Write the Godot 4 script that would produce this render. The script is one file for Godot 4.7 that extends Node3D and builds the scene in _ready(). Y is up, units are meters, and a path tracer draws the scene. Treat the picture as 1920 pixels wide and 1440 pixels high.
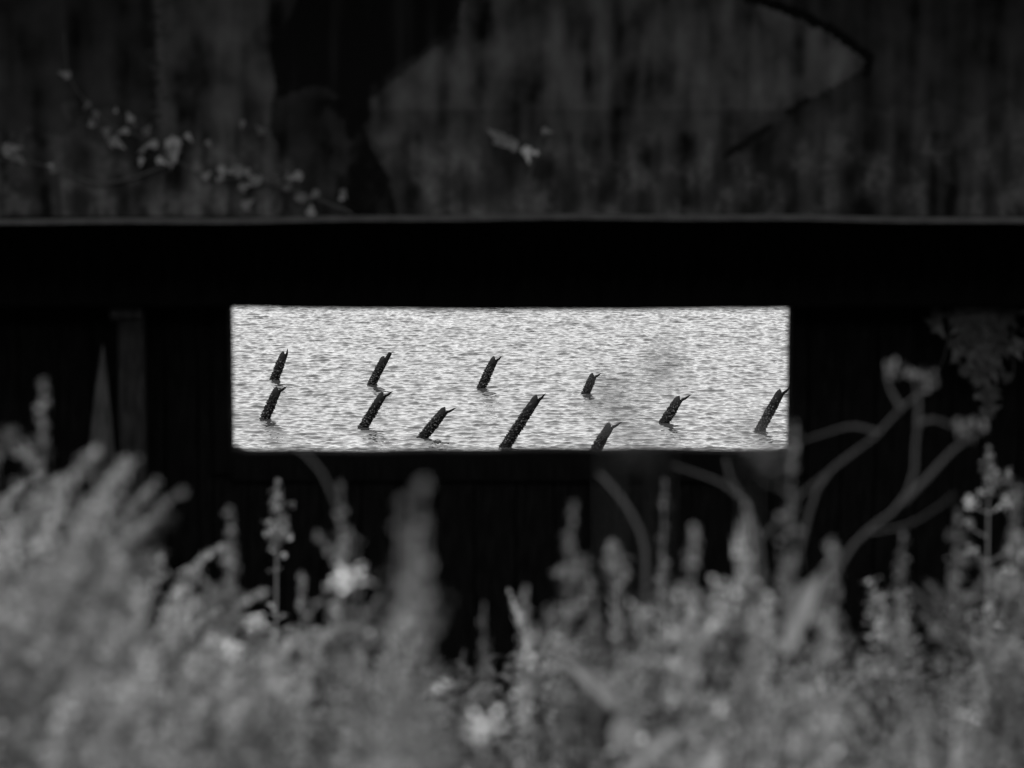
extends Node3D

# A weathered boathouse on a bluff: its low window looks down on old leaning piles in the sea.
# Monochrome photograph: every base colour is a neutral grey.

const PILES := [
	[Vector3(-8.430, 0.000, -100.146), Vector3(0.349, 0.903, 0.000), Vector3(0.491, 1.126, 0.050), 0.146, 0, "slender leaning pile tapering to one point, end of the farther row, behind the stubbier one"],
	[Vector3(-4.899, 0.000, -98.677), Vector3(0.433, 0.909, 0.000), Vector3(0.660, 1.138, 0.050), 0.143, 1, "leaning pile with a blunt knobbed top and no splinter, second in the farther row"],
	[Vector3(-1.078, 0.000, -97.563), Vector3(0.470, 1.010, 0.000), Vector3(0.725, 1.117, 0.050), 0.142, 0, "leaning pile with a notched top, beside the shortest pile in the farther row"],
	[Vector3(2.502, 0.000, -96.014), Vector3(0.252, 0.611, 0.000), Vector3(0.543, 0.717, 0.050), 0.131, 0, "shortest leaning pile stump with a thin bent splinter, end of the farther row"],
	[Vector3(-7.837, 0.000, -89.339), Vector3(0.406, 0.910, 0.000), Vector3(0.735, 1.052, 0.050), 0.142, 0, "stubby leaning pile with a notched top, nearest the window's jamb beside the pointed stake"],
	[Vector3(-4.613, 0.000, -87.271), Vector3(0.608, 1.006, 0.000), Vector3(0.935, 1.136, 0.050), 0.135, 0, "leaning pile with a short sharp splinter, between the stubby pile and the heavily tilted one"],
	[Vector3(-2.693, 0.000, -84.994), Vector3(0.653, 0.810, 0.000), Vector3(1.030, 0.906, 0.050), 0.139, 0, "heavily tilted pile with a hooked splinter, beside the longest pile"],
	[Vector3(-0.219, 0.000, -82.775), Vector3(0.939, 1.452, 0.000), Vector3(1.208, 1.607, 0.050), 0.140, 0, "longest leaning pile with a needle splinter, its foot right above the window sill"],
	[Vector3(2.138, 0.000, -79.493), Vector3(0.613, 1.063, 0.000), Vector3(0.979, 1.198, 0.050), 0.138, 0, "barnacled pile with its foot hidden below the window sill"],
	[Vector3(4.741, 0.000, -88.293), Vector3(0.479, 0.765, 0.000), Vector3(0.868, 0.906, 0.050), 0.141, 0, "stout tilted pile with a rounded top, beside the sill-cut pile"],
	[Vector3(7.569, 0.000, -86.334), Vector3(0.632, 1.200, 0.000), Vector3(0.999, 1.436, 0.050), 0.138, 0, "long leaning pile whose splinter touches the window's jamb on the bare shrub's side"],
]
const HEROES := [
	["plume", -1.352, -7.920, 1.845, 0.037, "tall nodding plume weed rising highest beside the pointed stake"],
	["arch", -1.465, -6.690, 1.692, 0.289, "arching clump of feathery racemes under the tallest plume"],
	["arch", -1.238, -6.340, 1.645, 0.309, "arching clump of feathery racemes bending before the pointed stake"],
	["arch", -1.175, -6.800, 1.544, 0.383, "arching clump of feathery racemes bending lowest towards the window"],
	["arch", -1.090, -6.000, 1.418, 0.338, "soft arching clump of racemes in front of the goldenrod bank"],
	["arch", -0.974, -5.600, 1.360, 0.399, "long arching clump of racemes reaching under the oval seed head"],
	["arch", -1.194, -6.690, 1.622, 0.301, "arching clump of feathery racemes whose tip crosses the bare post"],
	["arch", -1.372, -6.600, 1.577, 0.322, "thick arching clump of racemes at the foot of the tallest plume"],
	["arch", -1.229, -7.390, 1.568, 0.305, "slim arching clump of racemes just past the bare post"],
	["plume", -0.876, -8.800, 1.469, -0.008, "broad dim plume weed beside the oval seed head"],
	["dock", -1.137, -13.400, 1.515, 0.020, "dock stalk with a single oval seed head below the window"],
	["plume", -0.506, -8.100, 1.557, 0.015, "upright plume weed between the dock and the wide soft plume"],
	["wide", -0.182, -4.700, 1.579, 0.035, "wide soft cone of weed, the broadest plume under the window"],
	["spike", -0.713, -9.680, 1.232, -0.015, "low slender spike beside the dock stalk"],
	["spike", -0.086, -9.240, 1.142, -0.007, "single thick spike at the dark gap in the thicket"],
	["spike", 0.024, -8.450, 1.233, 0.016, "slanted spike next to the one at the dark gap"],
	["plume", 0.101, -7.570, 1.509, 0.064, "leaning plume weed below the sill-cut pile"],
	["spike", 0.261, -9.680, 1.297, 0.005, "narrow knobbly spike in front of the leaning plume"],
	["nod", 0.315, -8.270, 1.365, -0.028, "small spike with its tip nodding over, between the two narrow spikes"],
	["spike", 0.485, -9.330, 1.554, 0.021, "tallest narrow spike, standing clear under the window sill"],
	["plume", 0.439, -7.040, 1.448, 0.016, "soft plume weed behind the tallest narrow spike"],
	["wide", 0.651, -7.390, 1.511, -0.035, "wide bushy weed at the foot of the forked bare shrub"],
	["spike", 0.676, -7.220, 1.720, 0.047, "tall spike overlapping the window's corner beside the bare shrub"],
	["plume", 0.725, -6.690, 1.423, 0.038, "plume weed growing through the bare shrub's stems"],
	["spike", 1.170, -8.450, 1.401, 0.005, "spike with ragged leaves beside the dark hollow under the shrub"],
	["plume", 1.377, -8.800, 1.469, 0.017, "plume weed between the ragged spike and the branched dock"],
	["dock_branched", 2.139, -12.600, 1.682, -0.005, "branched dock stalk with several seed clusters below the hanging ivy"],
	["plume", 1.437, -7.920, 1.558, -0.015, "plume weed just past the branched dock"],
	["grass_head", 0.113, -3.100, 1.722, -0.006, "hair-thin grass stalk with a seed head, across the window above the sill-cut pile"],
	["grass_head", 0.164, -3.200, 1.759, 0.008, "tallest hair-thin grass stalk with a seed head across the window"],
	["grass_head", 0.134, -3.000, 1.667, -0.005, "short hair-thin grass stalk between two taller ones across the window"],
	["grass_head", 0.269, -3.300, 1.674, 0.012, "hair-thin grass stalk across the window by the long pile at the jamb"],
]
const CROWD := [
	[0, -0.24, -6.01, 1.22, 0.05],
	[0, -0.99, -6.01, 1.35, 0.21],
	[2, 0.45, -6.03, 1.25, 0.03],
	[1, -1.12, -6.05, 1.33, 0.08],
	[1, 1.01, -6.06, 0.98, -0.03],
	[1, 0.72, -6.11, 0.99, 0.00],
	[4, -0.84, -6.13, 1.16, 0.01],
	[4, 0.54, -6.14, 0.98, 0.00],
	[4, -0.90, -6.19, 1.20, 0.03],
	[3, -1.17, -6.21, 1.51, 0.12],
	[2, 0.99, -6.24, 1.28, 0.12],
	[0, 0.30, -6.28, 1.08, 0.23],
	[0, -0.63, -6.28, 1.24, 0.05],
	[1, 1.17, -6.29, 1.24, 0.04],
	[0, -0.40, -6.30, 1.25, 0.05],
	[1, 0.53, -6.43, 1.08, 0.11],
	[4, -0.10, -6.55, 0.95, 0.16],
	[0, 1.10, -6.56, 0.89, -0.04],
	[3, -0.63, -6.57, 1.05, 0.06],
	[3, -1.08, -6.59, 1.33, 0.20],
	[0, 1.36, -6.65, 1.17, 0.23],
	[2, 0.78, -6.66, 0.95, 0.00],
	[0, -0.79, -6.70, 1.22, 0.06],
	[3, -1.22, -6.72, 1.35, -0.04],
	[4, -1.33, -6.81, 1.53, 0.14],
	[1, -0.09, -6.88, 0.70, 0.00],
	[2, 0.49, -6.92, 1.00, 0.00],
	[2, 0.35, -6.95, 1.17, -0.06],
	[1, 0.77, -6.95, 0.94, 0.00],
	[4, -1.42, -7.01, 1.62, 0.01],
	[1, -0.98, -7.04, 1.37, -0.01],
	[0, -0.54, -7.04, 1.13, 0.05],
	[1, -0.20, -7.05, 1.02, 0.05],
	[2, 0.99, -7.08, 0.99, 0.02],
	[0, 0.37, -7.09, 1.22, 0.04],
	[3, -0.70, -7.13, 1.01, 0.14],
	[3, -0.04, -7.14, 0.60, 0.00],
	[4, -1.53, -7.15, 1.30, 0.07],
	[4, -0.94, -7.19, 1.21, 0.08],
	[3, -0.33, -7.25, 1.02, 0.12],
	[4, 0.17, -7.26, 1.26, -0.04],
	[0, 1.32, -7.27, 1.13, -0.05],
	[4, -1.00, -7.27, 0.78, 0.23],
	[4, 0.35, -7.29, 1.22, -0.03],
	[0, -0.73, -7.32, 1.13, 0.11],
	[4, 0.46, -7.40, 1.30, -0.02],
	[3, 1.42, -7.41, 0.96, 0.04],
	[3, 0.25, -7.43, 1.11, 0.15],
	[4, 1.32, -7.50, 1.25, 0.24],
	[4, -1.28, -7.51, 1.51, 0.17],
	[1, 0.73, -7.54, 1.09, 0.12],
	[4, -1.09, -7.59, 1.19, 0.21],
	[0, -0.15, -7.62, 0.87, 0.00],
	[1, 0.60, -7.71, 1.31, -0.04],
	[2, -1.24, -7.75, 1.58, 0.03],
	[3, -1.42, -7.75, 1.23, 0.07],
	[0, -0.96, -7.78, 1.17, 0.00],
	[2, 0.37, -7.80, 1.24, 0.09],
	[0, -0.23, -7.80, 1.13, 0.19],
	[1, 0.56, -7.88, 0.80, 0.02],
	[3, -0.49, -7.88, 0.69, 0.13],
	[0, -1.10, -7.99, 1.53, 0.09],
	[1, 0.87, -8.02, 0.70, -0.05],
	[3, -0.53, -8.04, 1.10, 0.19],
	[4, 1.08, -8.05, 0.77, -0.04],
	[0, -0.28, -8.10, 0.99, 0.21],
	[1, -1.69, -8.13, 1.25, 0.01],
	[4, -1.87, -8.14, 1.39, 0.07],
	[0, -0.17, -8.17, 0.47, 0.00],
	[0, 1.56, -8.18, 1.06, 0.17],
	[4, 0.37, -8.23, 1.23, 0.05],
	[4, -1.60, -8.28, 1.07, 0.00],
	[4, -1.56, -8.29, 1.45, 0.13],
	[4, -1.42, -8.30, 1.26, 0.03],
	[3, -0.10, -8.32, 0.48, 0.00],
	[0, -0.48, -8.33, 1.20, 0.12],
	[0, 0.21, -8.36, 0.89, 0.08],
	[4, -0.97, -8.36, 0.54, -0.03],
	[1, 0.90, -8.45, 0.68, 0.11],
	[0, 0.45, -8.49, 0.71, 0.22],
	[0, 1.11, -8.54, 1.03, 0.00],
	[4, -1.10, -8.55, 0.75, 0.19],
	[0, 0.67, -8.56, 0.75, 0.03],
	[1, 1.72, -8.58, 1.06, 0.02],
	[0, 1.26, -8.63, 1.21, 0.14],
	[4, -1.69, -8.64, 1.18, 0.18],
	[4, -1.12, -8.76, 0.83, 0.10],
	[2, 0.09, -8.77, 1.03, 0.20],
	[1, -0.24, -8.79, 0.55, 0.24],
	[2, 0.69, -8.80, 1.01, 0.05],
	[0, -1.84, -8.84, 1.64, 0.22],
	[3, 1.61, -8.84, 1.21, -0.01],
	[4, -1.70, -8.85, 1.46, -0.06],
	[0, -1.14, -8.90, 0.84, 0.06],
	[3, 0.97, -8.90, 1.10, 0.16],
	[0, 1.45, -8.92, 1.12, 0.21],
	[4, 0.49, -8.92, 0.64, 0.17],
	[3, -0.26, -8.93, 1.08, 0.23],
	[0, 0.47, -8.94, 0.64, 0.19],
	[2, -0.79, -8.98, 0.63, 0.03],
	[3, -0.09, -8.99, 0.56, 0.00],
	[1, 0.23, -9.00, 1.15, -0.00],
	[4, 1.37, -9.06, 0.77, 0.00],
	[4, -1.28, -9.06, 1.30, 0.17],
	[4, -1.87, -9.10, 1.48, -0.05],
	[3, -1.36, -9.15, 0.91, 0.09],
	[1, -0.66, -9.19, 1.11, 0.20],
	[4, -1.96, -9.20, 1.03, -0.03],
	[2, 1.85, -9.23, 0.88, -0.06],
	[1, 0.62, -9.25, 0.67, -0.00],
	[2, 1.32, -9.28, 1.01, 0.15],
	[0, 0.47, -9.32, 1.13, 0.15],
	[4, -1.64, -9.33, 1.01, 0.12],
	[0, -1.14, -9.34, 0.80, 0.22],
	[0, 1.33, -9.45, 1.00, 0.11],
	[0, -0.32, -9.55, 0.59, 0.19],
	[1, -1.36, -9.56, 1.11, 0.19],
	[3, -0.89, -9.57, 0.85, 0.02],
	[0, 0.59, -9.70, 0.73, 0.03],
	[4, -0.92, -9.75, 1.06, -0.01],
	[0, 0.84, -9.75, 0.55, 0.19],
	[3, 1.68, -9.76, 1.03, 0.03],
	[4, -1.97, -9.77, 1.07, 0.15],
	[3, 1.11, -9.79, 0.88, 0.00],
	[1, -1.89, -9.82, 1.66, -0.00],
	[1, -0.35, -9.87, 0.52, 0.08],
	[1, 1.45, -9.95, 0.90, 0.06],
	[4, 0.16, -9.99, 0.88, 0.03],
	[4, 0.19, -10.04, 0.61, -0.05],
	[3, 0.94, -10.09, 0.93, 0.11],
	[1, -0.70, -10.16, 0.77, 0.16],
	[0, 0.26, -10.20, 1.04, -0.02],
	[1, 0.77, -10.21, 0.52, 0.21],
	[0, 1.61, -10.23, 0.50, 0.07],
	[0, -0.46, -10.24, 0.99, 0.21],
	[4, -1.93, -10.25, 1.45, 0.19],
	[0, 0.38, -10.27, 1.04, 0.04],
	[4, 1.77, -10.29, 1.06, -0.01],
	[1, -0.85, -10.32, 0.69, 0.03],
	[1, 0.76, -10.37, 0.83, 0.11],
	[1, 0.45, -10.39, 1.03, 0.15],
	[0, -1.04, -10.44, 0.57, 0.15],
	[3, 1.15, -10.53, 0.90, 0.15],
	[4, -2.34, -10.53, 1.58, 0.19],
	[2, 1.38, -10.57, 0.85, 0.00],
	[4, -1.64, -10.61, 1.00, 0.17],
	[3, -2.05, -10.61, 1.42, 0.10],
	[1, -0.79, -10.62, 0.83, 0.18],
	[4, -1.45, -10.62, 0.57, 0.00],
	[4, -1.49, -10.63, 1.37, 0.07],
	[0, -1.76, -10.65, 1.37, -0.05],
	[1, 1.59, -10.67, 1.15, 0.11],
	[1, 0.65, -10.69, 0.89, -0.03],
	[4, -1.84, -10.72, 1.08, 0.24],
	[0, 1.33, -10.76, 0.62, 0.00],
	[0, -0.29, -10.83, 0.64, 0.00],
	[2, -1.08, -10.84, 0.93, -0.02],
	[0, 0.41, -10.85, 0.54, -0.01],
	[3, 1.53, -10.86, 0.58, -0.05],
	[4, -2.37, -10.87, 1.55, 0.02],
	[4, -0.62, -10.90, 0.73, -0.01],
	[4, -2.26, -10.92, 1.48, -0.04],
	[0, 1.32, -10.92, 0.66, 0.00],
	[0, 0.29, -10.98, 1.08, 0.19],
	[4, 1.91, -11.00, 0.64, 0.13],
	[0, 2.26, -11.01, 0.98, -0.04],
	[0, 1.59, -11.02, 0.55, -0.06],
	[1, -0.58, -11.02, 0.84, 0.01],
	[2, 0.63, -11.03, 1.15, 0.20],
	[3, 1.98, -11.03, 0.70, -0.03],
	[2, 1.39, -11.05, 0.46, 0.00],
	[3, -2.22, -11.18, 0.92, -0.05],
	[1, -0.77, -11.26, 0.87, 0.20],
	[0, 0.11, -11.30, 0.87, 0.00],
	[0, -1.14, -11.31, 0.75, 0.23],
	[3, 2.36, -11.38, 1.19, 0.06],
	[4, -1.55, -11.38, 1.02, 0.08],
	[4, -2.09, -11.45, 1.48, 0.16],
	[4, -1.97, -11.56, 0.82, 0.06],
	[0, 1.15, -11.59, 1.14, 0.21],
	[0, -1.00, -11.63, 0.52, 0.22],
	[4, 0.79, -11.68, 0.51, -0.04],
	[4, -2.35, -11.69, 1.04, 0.20],
	[4, -1.81, -11.70, 1.09, 0.13],
	[0, -0.32, -11.70, 0.82, 0.12],
	[3, 0.55, -11.76, 0.70, 0.23],
	[3, 0.30, -11.77, 1.09, 0.20],
	[3, 2.09, -11.77, 0.85, 0.21],
	[0, -1.18, -11.78, 0.54, 0.01],
	[4, -2.25, -11.79, 1.27, 0.12],
	[0, 1.96, -11.90, 0.51, 0.24],
	[0, -0.28, -11.91, 0.47, 0.00],
	[1, 1.42, -11.95, 0.58, 0.00],
	[0, -0.57, -11.96, 0.53, 0.15],
	[4, -1.90, -11.97, 1.47, -0.06],
	[0, 0.69, -12.04, 1.11, 0.14],
	[0, 0.99, -12.04, 0.53, 0.02],
	[4, -1.96, -12.05, 0.70, -0.03],
	[4, -1.17, -12.07, 0.80, 0.13],
	[4, -1.49, -12.10, 0.96, 0.12],
	[0, 2.02, -12.17, 1.10, -0.05],
	[4, -2.15, -12.20, 0.81, 0.07],
	[0, -1.87, -12.25, 0.88, 0.22],
	[2, -0.12, -12.26, 0.46, 0.00],
	[1, 0.83, -12.38, 0.75, 0.21],
	[4, -0.62, -12.38, 0.60, 0.12],
	[3, -2.27, -12.46, 0.91, 0.04],
	[4, -2.46, -12.47, 1.14, 0.17],
	[1, -1.88, -12.62, 0.69, 0.04],
	[2, 2.53, -12.65, 0.79, 0.03],
	[0, -1.39, -12.65, 0.50, 0.01],
	[4, 2.05, -12.81, 0.91, 0.07],
	[4, -1.85, -12.86, 1.00, 0.14],
	[4, 2.44, -12.90, 1.13, 0.05],
	[4, 0.45, -12.94, 0.68, -0.01],
	[3, 2.10, -13.00, 1.11, 0.12],
	[0, -2.36, -13.06, 1.19, -0.05],
	[1, 0.62, -13.10, 0.97, 0.15],
	[4, -2.16, -13.10, 1.11, -0.01],
	[1, 0.75, -13.14, 0.65, -0.01],
	[2, 1.07, -13.21, 0.67, 0.12],
	[4, 0.05, -13.21, 0.78, -0.02],
	[4, -1.71, -13.25, 0.76, 0.10],
	[4, 2.28, -13.28, 1.09, 0.10],
	[0, -2.27, -13.28, 0.92, 0.05],
	[1, 1.26, -13.29, 0.89, 0.14],
	[4, -2.16, -13.30, 0.95, 0.01],
	[0, -2.60, -13.31, 1.40, 0.05],
	[1, 0.29, -13.33, 0.84, 0.22],
	[2, -0.85, -13.41, 0.82, -0.01],
	[3, 1.02, -13.43, 1.04, 0.19],
	[1, 0.64, -13.46, 0.59, 0.15],
	[4, -2.02, -13.58, 1.17, 0.03],
	[0, 1.12, -13.62, 0.76, 0.04],
	[0, 2.86, -13.80, 1.11, 0.19],
]
const SHRUB := [
	[[Vector3(0.936, 9.657, -8.600), Vector3(0.985, 9.885, -8.630), Vector3(1.069, 10.013, -8.660), Vector3(1.187, 10.100, -8.690), Vector3(1.243, 10.187, -8.720), Vector3(1.252, 10.283, -8.750), Vector3(1.265, 10.362, -8.780)], 0.016],
	[[Vector3(1.205, 10.115, -8.700), Vector3(1.282, 10.185, -8.730), Vector3(1.376, 10.278, -8.760), Vector3(1.455, 10.324, -8.790)], 0.013],
	[[Vector3(1.256, 10.362, -8.720), Vector3(1.310, 10.370, -8.750), Vector3(1.395, 10.335, -8.780)], 0.01],
	[[Vector3(1.250, 10.356, -8.700), Vector3(1.257, 10.427, -8.730), Vector3(1.248, 10.507, -8.760)], 0.009],
	[[Vector3(0.888, 9.617, -8.950), Vector3(0.922, 9.906, -8.980), Vector3(0.966, 10.083, -9.010), Vector3(1.027, 10.173, -9.040), Vector3(1.167, 10.273, -9.070), Vector3(1.255, 10.364, -9.100), Vector3(1.358, 10.435, -9.130)], 0.014],
	[[Vector3(1.241, 10.377, -9.000), Vector3(1.214, 10.424, -9.030), Vector3(1.197, 10.481, -9.060)], 0.009],
	[[Vector3(1.175, 10.296, -9.000), Vector3(1.093, 10.313, -9.030), Vector3(1.011, 10.288, -9.060), Vector3(0.920, 10.253, -9.090)], 0.008],
	[[Vector3(0.823, 9.666, -8.800), Vector3(0.780, 9.984, -8.830), Vector3(0.740, 10.089, -8.860), Vector3(0.691, 10.161, -8.890), Vector3(0.676, 10.228, -8.920)], 0.014],
	[[Vector3(0.736, 10.096, -8.820), Vector3(0.654, 10.159, -8.850), Vector3(0.505, 10.210, -8.880)], 0.009],
	[[Vector3(0.790, 9.980, -8.850), Vector3(0.909, 10.112, -8.880), Vector3(1.013, 10.192, -8.910)], 0.008],
	[[Vector3(1.097, 10.014, -8.750), Vector3(1.234, 10.035, -8.780), Vector3(1.337, 10.089, -8.810), Vector3(1.391, 10.126, -8.840)], 0.006],
]
const PALE := [
	[Vector3(-0.441, 10.081, -7.600), 8.811, 0.055, 0, "largest white flower head on a bent stalk, beside the wide soft cone of weed"],
	[Vector3(-0.827, 9.680, -9.000), 8.610, 0.035, 0, "small round white flower head at the foot of the dock stalk"],
	[Vector3(-0.870, 9.674, -8.600), 8.667, 0.040, 0, "flat white flower head just below the small round one"],
	[Vector3(-0.066, 9.912, -6.600), 8.954, 0.050, 0, "bright white flower head under the single thick spike"],
	[Vector3(0.427, 9.900, -7.400), 8.839, 0.028, 0, "tiny pale bud-like flower head below the tallest narrow spike"],
	[Vector3(0.251, 9.951, -6.400), 8.983, 0.055, 1, "pale oval leaf held upright, tilted, beside a pale strap leaf"],
	[Vector3(0.299, 9.978, -6.200), 9.011, 0.075, 2, "pale strap leaf bending over, beside the pale oval leaf"],
	[Vector3(-0.544, 9.873, -7.200), 8.868, 0.050, 1, "small pale upright leaf below the white flower heads"],
	[Vector3(0.387, 10.087, -5.600), 9.097, 0.060, 1, "broad pale leaf with a pointed tip low in the thicket"],
	[Vector3(0.679, 10.227, -6.600), 8.954, 0.100, 2, "long pale strap leaf leaning in front of the bare shrub"],
	[Vector3(0.201, 9.959, -7.000), 8.897, 0.075, 2, "pale strap leaf leaning towards the thick spike"],
	[Vector3(0.656, 9.923, -6.400), 8.983, 0.045, 1, "dull pale leaf lying at a slant below the strap leaf"],
]
const CREEPER := [
	[Vector3(-2.083, 11.042, -14.960), 0.045],
	[Vector3(-2.124, 11.097, -14.960), 0.03],
	[Vector3(-1.998, 11.161, -14.960), 0.035],
	[Vector3(-1.915, 11.095, -14.960), 0.035],
	[Vector3(-1.776, 11.028, -14.960), 0.05],
	[Vector3(-1.785, 10.966, -14.960), 0.045],
	[Vector3(-1.847, 10.944, -14.960), 0.035],
	[Vector3(-1.610, 10.860, -14.960), 0.032],
	[Vector3(-1.540, 10.843, -14.960), 0.022],
	[Vector3(-1.442, 10.888, -14.960), 0.045],
	[Vector3(-1.394, 10.883, -14.960), 0.035],
	[Vector3(-1.358, 10.829, -14.960), 0.04],
	[Vector3(-1.232, 10.832, -14.960), 0.035],
	[Vector3(-1.399, 10.709, -14.960), 0.035],
	[Vector3(-1.093, 10.740, -14.960), 0.035],
	[Vector3(-1.031, 10.771, -14.960), 0.03],
	[Vector3(-1.314, 11.097, -14.960), 0.028],
	[Vector3(-1.411, 11.139, -14.960), 0.02],
	[Vector3(-2.329, 11.389, -14.960), 0.04],
	[Vector3(-2.643, 11.000, -14.960), 0.05],
	[Vector3(-2.602, 10.966, -14.960), 0.04],
	[Vector3(-1.121, 10.748, -14.960), 0.03],
	[Vector3(-0.897, 10.743, -14.960), 0.022],
	[Vector3(-2.220, 11.237, -14.960), 0.03],
	[Vector3(-1.700, 11.070, -14.960), 0.024],
	[Vector3(-1.945, 10.944, -14.960), 0.028],
	[Vector3(-2.408, 10.888, -14.960), 0.024],
	[Vector3(-1.176, 10.860, -14.960), 0.02],
	[Vector3(-1.514, 10.678, -14.960), 0.02],
	[Vector3(-2.026, 11.097, -14.960), 0.03],
	[Vector3(-2.203, 11.131, -14.960), 0.026642421954116334],
	[Vector3(-1.978, 11.128, -14.960), 0.02047375838290652],
	[Vector3(-1.936, 10.996, -14.960), 0.021242826861126125],
	[Vector3(-1.765, 11.008, -14.960), 0.021004727535588463],
	[Vector3(-1.750, 10.992, -14.960), 0.027076541829917113],
	[Vector3(-1.595, 11.036, -14.960), 0.01844806208420883],
	[Vector3(-1.448, 10.900, -14.960), 0.022366947908181018],
	[Vector3(-1.653, 10.905, -14.960), 0.03901248262393767],
	[Vector3(-1.525, 10.895, -14.960), 0.030867820744066847],
	[Vector3(-1.413, 10.804, -14.960), 0.03645102262465347],
	[Vector3(-1.337, 10.841, -14.960), 0.03640109768147286],
	[Vector3(-1.124, 10.862, -14.960), 0.03417100764577936],
	[Vector3(-2.395, 10.925, -14.960), 0.022803899039106765],
	[Vector3(-2.420, 10.916, -14.960), 0.02226386138256023],
	[Vector3(-2.075, 11.201, -14.960), 0.01891109558786989],
	[Vector3(-2.178, 11.187, -14.960), 0.026715652991832255],
	[Vector3(-1.880, 11.028, -14.960), 0.03914911686397674],
	[Vector3(-1.770, 11.009, -14.960), 0.03537664677943727],
	[Vector3(-1.186, 10.802, -14.960), 0.031722539682620544],
	[Vector3(-1.106, 10.741, -14.960), 0.020057523636659514],
	[Vector3(-1.057, 10.674, -14.960), 0.031230569826394994],
	[Vector3(-0.887, 10.776, -14.960), 0.0267817899604584],
]
const SPRIG := [
	[Vector3(-0.070, 11.061, -14.960), 0.05],
	[Vector3(0.006, 11.022, -14.960), 0.048],
	[Vector3(0.078, 10.991, -14.960), 0.035],
	[Vector3(0.173, 11.097, -14.960), 0.03],
	[Vector3(-0.028, 11.050, -14.960), 0.03],
	[Vector3(0.126, 10.983, -14.960), 0.02],
]
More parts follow.
